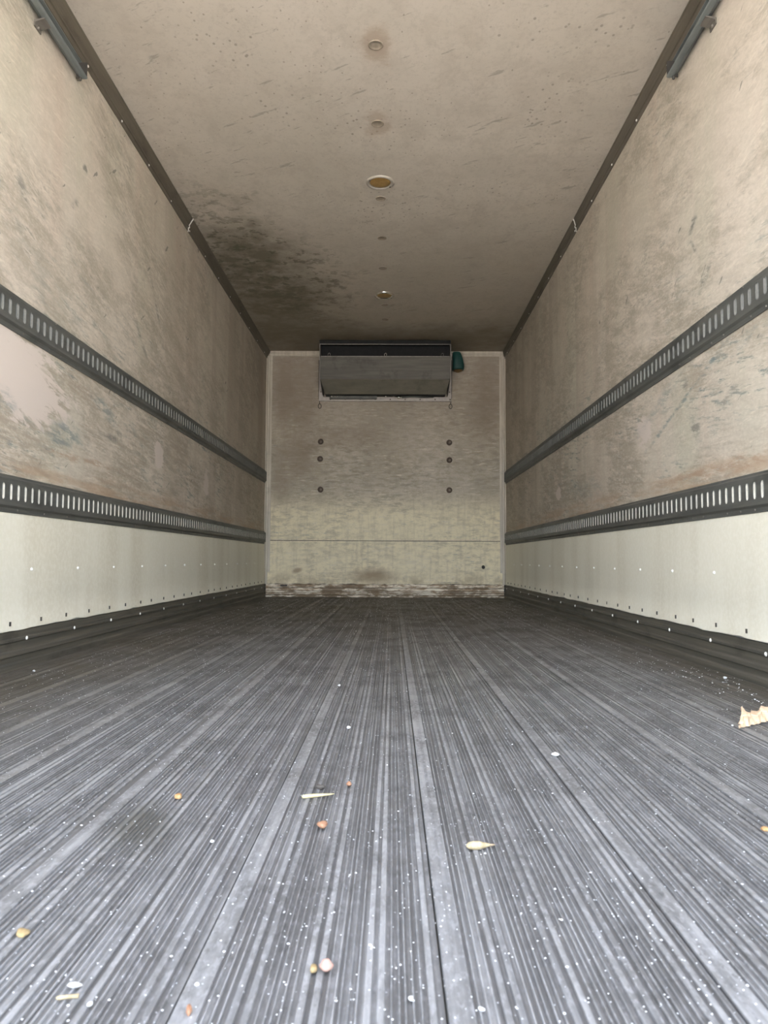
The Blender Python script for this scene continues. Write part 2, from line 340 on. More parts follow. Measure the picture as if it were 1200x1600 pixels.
M['ground'] = g.fin(g.mix(g.ss(n, .3, .7), (.36, .345, .325), (.42, .40, .375)), .9)

# ------------------------------------------------------------------ mesh builder
class MB:
    def __init__(s): s.v = []; s.f = []; s.sm = []
    def add(s, vs, fs, smooth=False):
        o = len(s.v); s.v += [Vector(a) for a in vs]; s.f += [[i+o for i in f] for f in fs]; s.sm += [smooth]*len(fs); return s
    def box(s, a, b):
        x0, y0, z0 = a; x1, y1, z1 = b
        return s.add([(x0,y0,z0),(x1,y0,z0),(x1,y1,z0),(x0,y1,z0),(x0,y0,z1),(x1,y0,z1),(x1,y1,z1),(x0,y1,z1)],
                     [(0,3,2,1),(4,5,6,7),(0,1,5,4),(1,2,6,5),(2,3,7,6),(3,0,4,7)])
    def prism(s, prof, p0, p1, cuts=1, jig=None):
        """closed profile (list of 3-d offsets) swept from p0 to p1"""
        n = len(prof); p0, p1 = Vector(p0), Vector(p1); vs = []
        for k in range(cuts+1):
            b = p0.lerp(p1, k/cuts)
            for i, a in enumerate(prof):
                q = b+Vector(a)
                if jig: q += Vector(jig(k, i))
                vs.append(q)
        fs = []
        for k in range(cuts):
            for i in range(n):
                j = (i+1) % n; fs.append((k*n+i, k*n+j, (k+1)*n+j, (k+1)*n+i))
        fs.append(tuple(reversed(range(n)))); fs.append(tuple(range(cuts*n, cuts*n+n)))
        return s.add(vs, fs)
    def lathe(s, c, ax, prof, seg=24, cap=True):
        """profile of (radius, height) turned about axis ax through c"""
        c = Vector(c); ax = Vector(ax).normalized(); u = ax.orthogonal().normalized(); w_ = ax.cross(u); vs = []; fs = []
        for r, h in prof:
            for k in range(seg):
                t = 2*math.pi*k/seg; vs.append(c+ax*h+(u*math.cos(t)+w_*math.sin(t))*r)
        for j in range(len(prof)-1):
            for k in range(seg):
                k2 = (k+1) % seg; fs.append((j*seg+k, j*seg+k2, (j+1)*seg+k2, (j+1)*seg+k))
        if cap: fs.append(tuple((len(prof)-1)*seg+k for k in range(seg)))
        return s.add(vs, fs, True)
    def tube(s, pts, r, seg=8):
        pts = [Vector(a) for a in pts]; vs = []; fs = []; n = len(pts)
        rr = r if isinstance(r, (list, tuple)) else [r]*n
        for i, a in enumerate(pts):
            d = (pts[min(i+1, n-1)]-pts[max(i-1, 0)]).normalized()
            u = d.cross(Vector((.31, .17, .93))).normalized(); w_ = d.cross(u)
            for k in range(seg):
                t = 2*math.pi*k/seg; vs.append(a+(u*math.cos(t)+w_*math.sin(t))*rr[i])
        for i in range(n-1):
            for k in range(seg):
                k2 = (k+1) % seg; fs.append((i*seg+k, i*seg+k2, (i+1)*seg+k2, (i+1)*seg+k))
        fs.append(tuple(reversed(range(seg)))); fs.append(tuple((n-1)*seg+k for k in range(seg)))
        return s.add(vs, fs, True)
    def build(s, name, mat, parent=None, loc=(0, 0, 0), base=None, fix=True):
        """vertices are in room coordinates; base = origin of the parent thing"""
        o3 = Vector(loc); me = bpy.data.meshes.new(name)
        me.from_pydata([v-(o3 if parent is None else Vector(base or (0, 0, 0))) for v in s.v], [], s.f)
        me.polygons.foreach_set('use_smooth', s.sm); me.materials.append(M[mat])
        if fix:
            bm = bmesh.new(); bm.from_mesh(me); bmesh.ops.recalc_face_normals(bm, faces=bm.faces); bm.to_mesh(me); bm.free()
        me.update()
        o = bpy.data.objects.new(name, me); C.objects.link(o)
        if parent is not None: o.parent = parent
        else: o.location = o3
        return o
def tag(o, label=None, cat=None, group=None, kind=None):
    if label: o['label'] = label
    if cat: o['category'] = cat
    if group: o['group'] = group
    if kind: o['kind'] = kind
    return o
def empty(name, loc, label, cat, group=None):
    o = bpy.data.objects.new(name, None); C.objects.link(o); o.location = loc; o.empty_display_size = .05
    return tag(o, label, cat, group)
def dome(mb, c, ax, r, h, seg=8): mb.lathe(c, ax, [(r, 0), (r*.85, h*.6), (r*.4, h)], seg)

# ------------------------------------------------------------------ ground outside and box shell
tag(MB().box((-30, -40, -1.35), (30, 40, -1.15)).build('ground', 'ground', loc=(0, 0, -1.15)), kind='structure')
T = .07
wl = tag(MB().box((XL-T, Y0, -.14), (XL-.005, YB+T, ZC+T)).build('wall_left', 'shell'), kind='structure')
wr = tag(MB().box((XR+.005, Y0, -.14), (XR+T, YB+T, ZC+T)).build('wall_right', 'shell'), kind='structure')
wb = tag(MB().box((XL-.004, YB+.006, -.14), (XR+.004, YB+T, ZC+T)).build('wall_back', 'screw'), kind='structure')
ce = tag(MB().box((XL-.004, Y0, ZC), (XR+.004, YB+.006, ZC+T)).build('ceiling', 'ceiling'), kind='structure')
fl_ = tag(MB().box((XL-.004, Y0, -.14), (XR+.004, YB+.006, -.0085)).build('floor', 'scuff'), kind='structure')

# side liners: upper, middle and white kick panel; seams are real gaps
ZU0, ZU1 = 1.166, 1.296         # upper rail
ZL0, ZL1 = .538, .667           # lower rail
def liner(side, par, ycuts):
    X, sg = (XL, 1) if side == 'L' else (XR, -1)
    for z0, z1 in ((1.232, ZC-.002), (.602, 1.230)):
        for a, b in zip(ycuts[:-1], ycuts[1:]):
            MB().box((min(X, X-sg*.0045), a+.0006, z0), (max(X, X-sg*.0045), b-.0006, z1)).build('liner_panel', 'wall_left' if side == 'L' else 'wall_right', par)
    n = 150; vs = []; fs = []; rn = random.Random(3 if side == 'L' else 9)
    zt = .600; prev = 0
    for k in range(n+1):
        yy = Y0+(YB-Y0)*k/n; prev = prev*.6+rn.uniform(-.0022, .0022)
        zb = HK+.004+prev+(.004 if rn.random() < .06 else 0)
        bul = .0022*math.sin(yy*9.0)+.0012*math.sin(yy*23+1)
        for zz, o_ in ((zb, .0115+abs(prev)*.6), (zb+.006, .0055), (.24, .0045+bul*.6), (.345, .004+bul*.2), (.44, .0038+bul*.3), (.522, .0016), (zt, .0011)):
            vs.append((X+sg*o_, yy, zz))
    for k in range(n):
        for j in range(6): fs.append((k*7+j, k*7+j+1, (k+1)*7+j+1, (k+1)*7+j))
    o = MB().add(vs, fs, True).build('kick_panel', 'kick', par); o['label'] = 'white pebbled kick panel'
    md_ = o.modifiers.new('thick', 'SOLIDIFY'); md_.thickness = .002; md_.offset = 0
    mb = MB()
    for k in range(-5, 12):
        dome(mb, (X+sg*.0050, 2.74+.4055*k, .343), (sg, 0, 0), .0066, .0060)
    tag(mb.build('fastener_row', 'rivet', par), kind='stuff')
    mb = MB(); yy = .5
    while yy < YB-.1:
        mb.box((X+sg*.008-.002, yy-.0035, .150), (X+sg*.008+.002, yy+.0035, .1645)); yy += rn.uniform(.17, .24)
    o = tag(mb.build('screw_row', 'screw', par), kind='stuff')
liner('L', wl, (Y0, 1.80, 3.02, 4.24, 5.46, 6.68, YB)); liner('R', wr, (Y0, 1.81, 3.03, 4.25, 5.47, 6.69, YB))

# bulkhead liner: two sheets with an open seam, torn along the bottom
MB().box((XL, YB, .580), (XR, YB+.0055, ZC-.001)).build('liner_panel', 'back_upper', wb)
rn = random.Random(5); n = 80; vs = []; fs = []
for k in range(n+1):
    xx = XL+(XR-XL)*k/n
    zb = HK+.004+rn.uniform(-.003, .003); pr = rn.uniform(0, .003)
    if .50 < xx < .68: pr += .016*math.sin((xx-.50)/.18*math.pi); zb += .004
    if -.60 < xx < -.35: pr += .008*math.sin((xx+.60)/.25*math.pi)
    vs += [(xx, YB-.001-pr, zb), (xx, YB-.001-pr*.2, zb+.02), (xx, YB, .30), (xx, YB, .5735)]
for k in range(n):
    for j in range(3): fs.append((k*4+j, (k+1)*4+j, (k+1)*4+j+1, k*4+j+1))
o = MB().add(vs, fs).build('liner_panel', 'back_lower', wb)
md_ = o.modifiers.new('thick', 'SOLIDIFY'); md_.thickness = .004; md_.offset = -1
fk = MB()                                                           # curled strip of torn liner on the right
for a, b, d in ((.49, .545, .010), (.545, .60, .022), (.60, .665, .014)):
    fk.add([(a, YB-.004, .136), (b, YB-.004, .140), (b, YB-.004-d, .158), (a, YB-.004-d*.7, .150), (a, YB-.006, .139), (b, YB-.006, .143), (b, YB-.008-d, .160), (a, YB-.008-d*.7, .152)],
           [(0, 1, 2, 3), (7, 6, 5, 4), (0, 4, 5, 1), (1, 5, 6, 2), (2, 6, 7, 3), (3, 7, 4, 0)])
fk.build('torn_liner_strip', 'white_trim', wb)
for x_, z_ in ((-.748, 1.603), (-.752, 1.423), (-.745, 1.104), (.586, 1.598), (.587, 1.415), (.586, 1.103)):
    b_ = MB().lathe((x_, YB, z_), (0, -1, 0), [(.030, 0), (.030, .004), (.022, .006), (.013, .006)], 20).build('bolt', 'bolt', wb)
    h_ = MB().lathe((x_+.003, YB-.006, z_), (0, -1, 0), [(.013, 0), (.0125, .007), (.006, .0085)], 6).build('bolt_head', 'bolt_head', b_)

# ------------------------------------------------------------------ floor planks: extruded aluminium, one wide flat and many fine ribs each
edges = [XL+.001, -1.19, -1.03, -.865, -.69, -.44, -.186, .048, .299, .553, .80, 1.03, XR-.001]
for i, (a, b) in enumerate(zip(edges[:-1], edges[1:])):
    rn = random.Random(40+i); prof = [(a+.0008, -.0085)]; x_ = a+.0008
    def bump(w_, x_):
        prof.extend([(x_, -.0024), (x_+.0008, 0), (x_+w_-.0008, 0), (x_+w_, -.0024)]); return x_+w_
    x_ = bump(.024 if 0 < i else .012, x_)
    k = 0
    while x_ < b-.012:
        x_ += .0042 if k % 7 else .0026
        w_ = .0028 if k % 7 not in (3, 4) else .0075
        if x_+w_ > b-.003: break
        x_ = bump(w_, x_); k += 1
    prof.append((b-.0012, -.0024)); prof.append((b-.0012, -.0085))
    n = len(prof); vs = []; fs = []
    for yy in (Y0, YB):
        vs += [(px, yy, pz) for px, pz in prof]
    for j in range(n): fs.append((j, (j+1) % n, n+(j+1) % n, n+j))
    fs += [tuple(range(n)), tuple(reversed(range(n, 2*n)))]
    MB().add(vs, fs).build('plank', 'floor', fl_, fix=True)

# ------------------------------------------------------------------ scuff strips along the floor
SC = [(0, -.008), (.021, -.008), (.021, .020), (.012, .025), (.012, .043), (.019, .047), (.019, .060), (.009, .065), (.009, .092), (.016, .096), (.016, .104), (.007, .108), (.007, HK), (0, HK)]
for side in 'LR':
    X, sg = (XL, 1) if side == 'L' else (XR, -1)
    o = MB().prism([(sg*a, 0, z_) for a, z_ in SC], (X, Y0, 0), (X, YB-.001, 0)).build('baseboard_left' if side == 'L' else 'baseboard_right', 'scuff')
    tag(o, kind='structure'); mb = MB()
    for k in range(-5, 13): dome(mb, (X+sg*.0158, 2.70+(.06 if side == 'R' else 0)+.404*k, .100), (sg, 0, 0), .0075, .004)
    tag(mb.build('rivet_row', 'rivet', o), kind='stuff')
rn = random.Random(8)
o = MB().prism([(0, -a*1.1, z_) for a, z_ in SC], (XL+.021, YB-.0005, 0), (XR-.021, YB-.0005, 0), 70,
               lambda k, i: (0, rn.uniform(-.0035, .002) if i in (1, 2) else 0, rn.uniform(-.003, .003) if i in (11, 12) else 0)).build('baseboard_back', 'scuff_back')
tag(o, kind='structure')
MB().box((-1.145, YB-.012, .108), (-1.075, YB-.0065, .124)).build('open_slot', 'screw', o)

# ------------------------------------------------------------------ ceiling and corner trims
for side, nm, ta in (('L', 'trim_1', .034), ('R', 'trim_2', .022)):
    X, sg = (XL, 1) if side == 'L' else (XR, -1)
    prof = [(0, ZC-.082), (.004, ZC-.082), (.0055, ZC-.060), (.011, ZC-.057), (.012, ZC-.051), (.008, ZC-.048), (ta-.004, ZC-.010), (ta, ZC-.006), (ta, ZC), (0, ZC)]
    o = None
    for a, b in ((Y0, 4.69), (4.695, YB-.002)):
        q_ = MB().prism([(sg*u, 0, z_) for u, z_ in prof], (X, a, 0), (X, b, 0)).build(nm if o is None else 'trim_length', 'trim', o)
        if o is None: o = tag(q_, kind='structure')
    cl_ = [(0, ZC-.0845), (.0062, ZC-.0845), (.0078, ZC-.061), (.014, ZC-.059), (.0145, ZC-.049), (.0105, ZC-.0465), (ta-.003, ZC-.0125), (ta+.002, ZC-.008), (ta+.002, ZC), (0, ZC)]
    MB().prism([(sg*u, 0, z_) for u, z_ in cl_], (X, 4.684, 0), (X, 4.696, 0)).build('joint_clip', 'rivet', o)
    mb = MB()
    for k in range(-7, 11): dome(mb, (X+sg*.005, 3.50+.406*k, ZC-.068), (sg, 0, 0), .006, .004)
    tag(mb.build('rivet_row', 'rivet', o), kind='stuff')
o = MB().prism([(0, 0, 0), (.058, 0, 0), (.058, -.004, 0), (.034, -.004, 0), (.030, -.009, 0), (.014, -.009, 0), (.008, -.030, 0), (0, -.030, 0)], (XL, YB-.0005, HK+.001), (XL, YB-.0005, ZC-.05)).build('trim_3', 'white_trim')
tag(o, kind='structure')
o = MB().prism([(0, 0, 0), (-.058, 0, 0), (-.058, -.004, 0), (-.034, -.004, 0), (-.030, -.009, 0), (-.014, -.009, 0), (-.008, -.030, 0), (0, -.030, 0)], (XR, YB-.0005, HK+.001), (XR, YB-.0005, ZC-.05)).build('trim_4', 'white_trim')
tag(o, kind='structure')
TP = [(0, 0, 0), (0, -.020, 0), (0, -.020, -.018), (0, -.012, -.021), (0, -.012, -.034), (0, -.006, -.037), (0, -.006, -.048), (0, 0, -.048)]
for nm, a, b in (('trim_5', XL+.032, -.768), ('trim_6', .606, XR-.02)):
    tag(MB().prism(TP, (a, YB-.0005, ZC-.0005), (b, YB-.0005, ZC-.0005)).build(nm, 'white_trim'), kind='structure')

# ------------------------------------------------------------------ slotted cargo rails on the side walls
PIT = .0508
def rail_section(side, z0, h, ya, nslot):
    """pressed steel section, every slot a real opening with folded-in edges"""
    X, sg = (XL, 1) if side == 'L' else (XR, -1); mb = MB(); lin = MB()
    P_ = lambda off, y, z: (X+sg*off, y, z0+z)
    yb = ya+nslot*PIT-.0015
    D0, D1 = .005, .0145; f0, f1 = .028, h-.018; s0, s1, sw = .043, .098, .0070
    low = [(0, 0), (D0, 0), (D0, .0035), (D0-.0015, .005), (D0, .0165), (D1, f0-.004), (D1, f0)]
    up = [(D1, f1), (D1, f1+.004), (D0, h-.007), (D0, h), (0, h)]
    for prof in (low, up):
        vs = []; fs = []
        for y in (ya, yb): vs += [P_(o_, y, z) for o_, z in prof]
        n = len(prof)
        for j in range(n-1): fs.append((j, j+1, n+j+1, n+j))
        mb.add(vs, fs)
    for k in range(nslot):
        y0 = ya+k*PIT; y1 = y0+PIT-(.0015 if k == nslot-1 else 0); ym = y0+PIT/2
        arcT = [(ym+sw*math.cos(t), s1-sw+sw*math.sin(t)) for t in (math.pi, math.pi*.75, math.pi*.5, math.pi*.25, 0)]
        arcB = [(ym+sw*math.cos(t), s0+sw-sw*math.sin(t)) for t in (0, math.pi*.25, math.pi*.5, math.pi*.75, math.pi)]
        ring = arcT+arcB                                            # closed outline of the opening
        Lh = [(ym, f1), (y0, f1), (y0, f0), (ym, f0)]+[ring[7], ring[8], ring[9], ring[0], ring[1], ring[2]]
        Rh = [(ym, f0), (y1, f0), (y1, f1), (ym, f1)]+[ring[2], ring[3], ring[4], ring[5], ring[6], ring[7]]
        for poly in (Lh, Rh): mb.add([P_(D1, y, z) for y, z in poly], [tuple(range(len(poly)))])
        # folded lip: stands slightly proud, then turns back into the rail
        n = len(ring); cz = (s0+s1)/2; vs = []
        for grow, d in ((1.22, D1+.0002), (1.14, D1+.0016), (1.0, D1+.0004), (.97, .0085)):
            for y, z in ring:
                gz = cz+(z-cz)*(1+(grow-1)*.28)
                vs.append(P_(d, ym+(y-ym)*grow, gz))
        fs = []
        for r in range(2):
            for j in range(n):
                j2 = (j+1) % n; fs.append((r*n+j, r*n+j2, (r+1)*n+j2, (r+1)*n+j))
        mb.add(vs, fs)
        lin.add(vs[2*n:], [(j, (j+1) % n, n+(j+1) % n, n+j) for j in range(n)])
    return mb, lin
for side in 'LR':
    X, sg = (XL, 1) if side == 'L' else (XR, -1)
    for z0, h, lev in ((ZU0, ZU1-ZU0, 'upper'), (ZL0, ZL1-ZL0, 'lower')):
        wn = 'left' if side == 'L' else 'right'
        lab = {'upper': 'dark steel slotted cargo rail, the higher one on the %s wall' % wn,
               'lower': 'dark steel slotted cargo rail on %s wall directly above the white kick panel' % wn}[lev]
        t = empty('cargo_rail', (X, Y0+.02, z0), lab, 'cargo rail', 'slotted cargo rails along the side walls')
        ya = 1.687-.0254+.005
        base = (X, Y0+.02, z0)
        for y_, n_ in ((ya-24*PIT, 24), (ya, 60), (ya+60*PIT, 60)):
            if y_+n_*PIT > YB-.005: n_ = int((YB-.005-y_)/PIT)
            mb, lin = rail_section(side, z0, h, y_, n_); o = mb.build('rail_section', 'rail', t, base=base, fix=True)
            q_ = tag(lin.build('slot_lining', 'rail_back_lit' if lev == 'lower' else 'rail_back_shaded', o, fix=True), kind='stuff'); q_['label'] = 'inner slot edges with light painted into the colour'; q_.data.transform(Matrix.Translation(-Vector(base)))
        # pale filler strip seen through the slots, left open over three of them
        mb = MB()
        for a, b in ((ya-24*PIT, 2.845), (3.00, ya+119*PIT)):
            mb.box((min(X+sg*.0005, X+sg*.008), a, z0+.030), (max(X+sg*.0005, X+sg*.008), min(b, YB-.02), z0+h-.019))
        o = mb.build('backing_strip', 'rail_back_lit' if lev == 'lower' else 'rail_back_shaded', t, base=base); o['label'] = 'pale backing strip behind the slots'
        mb = MB(); rn = random.Random(ord(side)+int(z0*100)); y_ = .6
        while y_ < YB-.1:
            dome(mb, (X+sg*.0045, y_, z0+.010), (sg, 0, 0), .0042, .003, 6)
            if rn.random() < .5: dome(mb, (X+sg*.0045, y_+.05, z0+h-.004), (sg, 0, 0), .0035, .003, 6)
            y_ += .203 if rn.random() < .7 else .10
        tag(mb.build('rivet_row', 'bracket', t, base=base), kind='stuff')

# ------------------------------------------------------------------ door tracks under the ceiling
for side in 'LR':
    X, sg = (XL, 1) if side == 'L' else (XR, -1); ye = 2.98
    wn = 'left' if side == 'L' else 'right'
    base = (X, Y0+.05, 2.35)
    t = empty('door_track', base, 'blue-grey steel roller door track along the top of the %s wall' % wn, 'door track', 'roller door tracks under the ceiling')
    zb, zt = 2.352, 2.428
    prof = [(.030, zb), (.050, zb), (.053, zb+.004), (.053, zb+.008), (.050, zb+.008), (.049, zb+.005), (.033, zb+.004), (.013, zb+.022), (.010, zb+.030), (.010, zt-.006), (.028, zt-.004), (.028, zt), (.005, zt), (.005, zb+.022)]
    MB().prism([(sg*u, 0, z_) for u, z_ in prof], (X, Y0+.05, 0), (X, ye, 0)).build('channel', 'track', t, base=base)
    MB().prism([(sg*.0105, 0, zb+.032), (sg*.013, 0, zb+.032), (sg*.013, 0, zt-.007), (sg*.0105, 0, zt-.007)], (X, Y0+.05, 0), (X, ye-.004, 0)).build('shaded_inside', 'track_in', t, base=base)  # dark strip standing in for shade on the channel web
    MB().prism([(sg*.033, 0, zb+.0045), (sg*.049, 0, zb+.0055), (sg*.049, 0, zb+.0075), (sg*.018, 0, zb+.0225)], (X, Y0+.05, 0), (X, ye-.004, 0)).build('shaded_bottom', 'track_in', t, base=base)  # dark strip standing in for shade in the channel bottom
    MB().prism([(sg*.006, 0, zb+.005), (sg*.050, 0, zb+.004), (sg*.050, 0, zt-.004), (sg*.006, 0, zt-.004)], (X, ye, 0), (X, ye+.004, 0)).build('end_cap', 'track_in', t, base=base)
    MB().lathe((X+sg*.028, ye-.01, zb), (0, 0, -1), [(.006, 0), (.006, .010), (.003, .013)], 8).build('end_bolt', 'track_in', t, base=base)
    mb = MB(); mb.prism([(sg*.001, 0, zb-.030), (sg*.005, 0, zb-.030), (sg*.006, 0, zb-.014), (sg*.040, 0, zb-.004), (sg*.040, 0, zb), (sg*.001, 0, zb-.006)], (X, 2.625, 0), (X, 2.675, 0))
    mb.lathe((X+sg*.005, 2.65, zb-.022), (sg, 0, 0), [(.008, 0), (.008, .004), (.004, .006)], 6)
    mb.build('bracket', 'bracket', t, base=base)

# ------------------------------------------------------------------ ceiling lights and plugs
def ceiling_light(x_, y_, ring, lab):
    base = (x_, y_, ZC); t = empty('ceiling_light', base, lab, 'ceiling light', 'round lights in the ceiling')
    MB().lathe(base, (0, 0, -1), [(.082, 0), (.081, .005), (.074, .009), (.066, .008), (.060, .003)], 40, cap=False).build('ring', ring, t, base=base)
    MB().lathe(base, (0, 0, -1), [(.061, .0005), (.058, .004), (.040, .006), (.015, .007)], 36).build('lens', 'amber', t, base=base)
    mb = MB()
    for a in (.6, 3.7): dome(mb, (x_+.069*math.cos(a), y_+.069*math.sin(a), ZC-.0085), (0, 0, -1), .005, .003)
    tag(mb.build('screw_pair', 'screw', t, base=base), kind='stuff')
ceiling_light(-.079, 4.225, 'ring_dull', 'round amber ceiling light with a dull ring, the one nearer the camera')
ceiling_light(-.075, 6.09, 'chrome', 'round amber ceiling light with a bright ring, farther in near the cooling unit')
for x_, y_, r in ((-.079, 3.06, .032), (-.082, 3.637, .032), (-.078, 4.419, .031), (-.078, 4.981, .031), (-.079, 5.509, .031), (-.073, 6.32, .031), (-.072, 6.712, .030), (-.077, 7.20, .030)):
    MB().lathe((x_, y_, ZC), (0, 0, -1), [(r, 0), (r, .0025), (r*.88, .004), (r*.80, .0022), (r*.3, .0022)], 24).build('plug', 'plug', ce)

# ------------------------------------------------------------------ cooling unit on the bulkhead
base = (-.080, YB, 2.02)
cu = empty('cooling_unit', base, 'grey box-shaped cooling unit high on the back wall under the ceiling', 'cooling unit')
def part(mb, nm, mat, par=cu): return mb.build(nm, mat, par, base=base)
UL, UR = -.723, .566                   # side faces of the housing
FL, FR = -.768, .606                   # outer edges of the wall frame
mb = MB()
for a, b in (((FL, YB-.030, 2.026), (FL+.040, YB-.001, 2.546)), ((FR-.040, YB-.030, 2.026), (FR, YB-.001, 2.546)), ((FL+.041, YB-.030, 2.026), (FR-.041, YB-.001, 2.066))): part(MB().box(a, b), 'frame_bar', 'alu')
mb = MB()
for xx in [FL+.12+.155*k for k in range(9)]: dome(mb, (xx, YB-.030, 2.043), (0, -1, 0), .007, .004)
for zz in (2.12, 2.26, 2.40):
    for xx in (FL+.02, FR-.02): dome(mb, (xx, YB-.030, zz), (0, -1, 0), .006, .004)
tag(part(mb, 'rivet_row', 'bolt'), kind='stuff')
# folded side plates
for xx, s_ in ((UL, 1), (UR, -1)):
    side = [(-.001, 2.08), (-.10, 2.072), (-.385, 2.165), (-.400, 2.390), (-.435, 2.395), (-.435, 2.535), (-.001, 2.535)]
    mb = MB().prism([(0, a, z_) for a, z_ in side], (xx, YB, 0), (xx+s_*.004, YB, 0)); part(mb, 'side_plate', 'cover')
# sloping covers
def sheet(p0, p1, xa0, xb0, xa1, xb1, th=.004):
    (d0, z0), (d1, z1) = p0, p1
    n = Vector((0, -(z0-z1), -(d0-d1)*-1)); n = Vector((0, -1, -.1)).normalized()*th
    v = [Vector((xa0, YB-d0, z0)), Vector((xb0, YB-d0, z0)), Vector((xb1, YB-d1, z1)), Vector((xa1, YB-d1, z1))]
    return MB().add(v+[q+n for q in v], [(0, 1, 2, 3), (4, 7, 6, 5), (0, 4, 5, 1), (1, 5, 6, 2), (2, 6, 7, 3), (3, 7, 4, 0)])
part(sheet((.402, 2.390), (.385, 2.168), UL-.002, UR+.002, UL+.006, UR-.006), 'upper_cover', 'cover')
part(sheet((.385, 2.166), (.165, 2.066), UL+.006, UR-.006, UL+.030, UR-.030), 'lower_cover', 'cover_low')
part(MB().box((UL, YB-.405, 2.388), (UR, YB-.398, 2.397)), 'edge_lip', 'lip')
# discharge opening: dark throat, slats, top flange
mb = MB().box((UL+.005, YB-.39, 2.392), (UR-.005, YB-.30, 2.396)); mb.box((UL+.005, YB-.304, 2.396), (UR-.005, YB-.300, 2.530)); part(mb, 'throat', 'black')
part(MB().box((UL-.003, YB-.445, 2.528), (UR+.003, YB-.001, 2.5445)), 'top_plate', 'black')
part(MB().box((UL-.003, YB-.449, 2.500), (UR+.003, YB-.4395, 2.506)), 'front_rib', 'lip')
part(MB().box((UL-.003, YB-.445, 2.507), (UR+.003, YB-.438, 2.5275)), 'front_flange', 'black')
for xx in (UL, UR): part(MB().box((xx-.003, YB-.447, 2.392), (xx+.003, YB-.437, 2.500)), 'corner_post', 'lip')
for xx in (UL+.09, -.075, UR-.08):
    pts = [(xx-.012, YB-.41, 2.397), (xx-.010, YB-.412, 2.415), (xx+.002, YB-.415, 2.424), (xx+.010, YB-.413, 2.418), (xx+.010, YB-.41, 2.400)]
    part(MB().tube(pts, .003, 6), 'clip', 'lip')
# underside: dark return-air gap with the fan parts showing
part(MB().box((UL+.03, YB-.16, 2.070), (UR-.03, YB-.032, 2.074)), 'return_gap', 'black')
mb = MB().box((-.655, YB-.075, 2.040), (-.165, YB-.036, 2.069))
part(mb, 'drain_bar', 'rail')
mb = MB()
for k in range(14): mb.lathe((-.30+.008*(k % 7), YB-.0755, 2.047+.010*(k//7)), (0, -1, 0), [(.0025, 0), (.0015, .002)], 6)
tag(part(mb, 'perforation', 'lip'), kind='stuff')
for xx, r in ((-.63, .012), (-.595, .006), (-.57, .006), (-.075, .010), (.01, .008)): part(MB().lathe((xx, YB-.085, 2.063), (0, -1, 0), [(r, 0), (r*.9, .008), (r*.3, .010)], 10), 'fitting', 'chrome')
part(MB().lathe((.065, YB-.075, 2.056), (1, 0, 0), [(.010, -.022), (.014, -.016), (.014, .014), (.008, .020)], 12), 'fitting', 'chrome')
part(MB().tube([(.09, YB-.06, 2.060), (.20, YB-.065, 2.066), (.32, YB-.06, 2.062), (.42, YB-.05, 2.064)], .008, 8), 'pipe', 'rail')

# dark teal moulded cover hanging beside the unit
base2 = (.668, YB-.09, 2.325)
tc = empty('teal_cover', base2, 'small dark teal rounded cover against the right end of the cooling unit', 'cover')
secs = [(2.335, .055, .050, .668), (2.345, .060, .058, .670), (2.385, .060, .064, .671), (2.44, .054, .066, .666), (2.49, .046, .062, .658), (2.515, .040, .056, .653), (2.520, .034, .045, .653)]
vs = []; fs = []; nn = 28
for z_, rx, ry, cx in secs:
    for k in range(nn):
        a = 2*math.pi*k/nn; ca, sa = math.cos(a), math.sin(a)
        vs.append((cx+rx*math.copysign(abs(ca)**.55, ca), YB-.085+ry*math.copysign(abs(sa)**.55, sa), z_))
for j in range(len(secs)-1):
    for k in range(nn): k2 = (k+1) % nn; fs.append((j*nn+k, j*nn+k2, (j+1)*nn+k2, (j+1)*nn+k))
fs += [tuple(range(nn)), tuple((len(secs)-1)*nn+k for k in range(nn))]
MB().add(vs, fs, True).build('shell', 'teal', tc, base=base2)
MB().lathe((.668, YB-.085, 2.337), (0, 0, -1), [(.050, 0), (.046, .008), (.028, .014), (.014, .022)], 20).build('rusty_base', 'rust', tc, base=base2)

# wire loops hanging down both ends of the unit
for xx, side in ((-.773, 'left'), (.611, 'right')):
    lab = 'thin dark wire with a small loop hanging at the %s end of the cooling unit' % side
    sg = 1 if side == 'left' else -1
    b3 = (xx, YB, 1.95)
    loop = [(xx+sg*.012+.016*math.sin(a), YB-.006, 1.975+.024*math.cos(a)) for a in [k*2*math.pi/14 for k in range(15)]]
    pts = [(xx, YB-.005, 2.46), (xx, YB-.005, 2.25), (xx+sg*.002, YB-.005, 2.06), (xx+sg*.010, YB-.005, 2.015), (xx+sg*.012, YB-.006, 2.0)]
    tag(MB().tube(pts+loop[1:], .0034, 6).build('wire_loop', 'wire', loc=b3), lab, 'wire', 'wires beside the cooling unit')

# ------------------------------------------------------------------ litter on the floor
def lump(name, mat, c, r, seed, label, cat, flat=.6, group=None, rot=0, el=(1, 1)):
    rn = random.Random(seed); bm = bmesh.new(); bmesh.ops.create_icosphere(bm, subdivisions=2, radius=1)
    ph = [rn.uniform(0, 6) for _ in range(4)]
    for v in bm.verts:
        k = 1+.16*math.sin(3*v.co.x+ph[0])+.14*math.sin(4*v.co.y+ph[1])+.10*math.sin(5*v.co.z+ph[2])
        v.co = Vector((v.co.x*k*el[0], v.co.y*k*el[1], v.co.z*k*flat))*r
    zmin = min(v.co.z for v in bm.verts)
    for v in bm.verts: v.co.z -= zmin
    me = bpy.data.meshes.new(name); bm.to_mesh(me); bm.free(); me.materials.append(M[mat])
    me.polygons.foreach_set('use_smooth', [True]*len(me.polygons))
    o = bpy.data.objects.new(name, me); C.objects.link(o); o.location = c; o.rotation_euler = (0, 0, rot)
    return tag(o, label, cat, group)
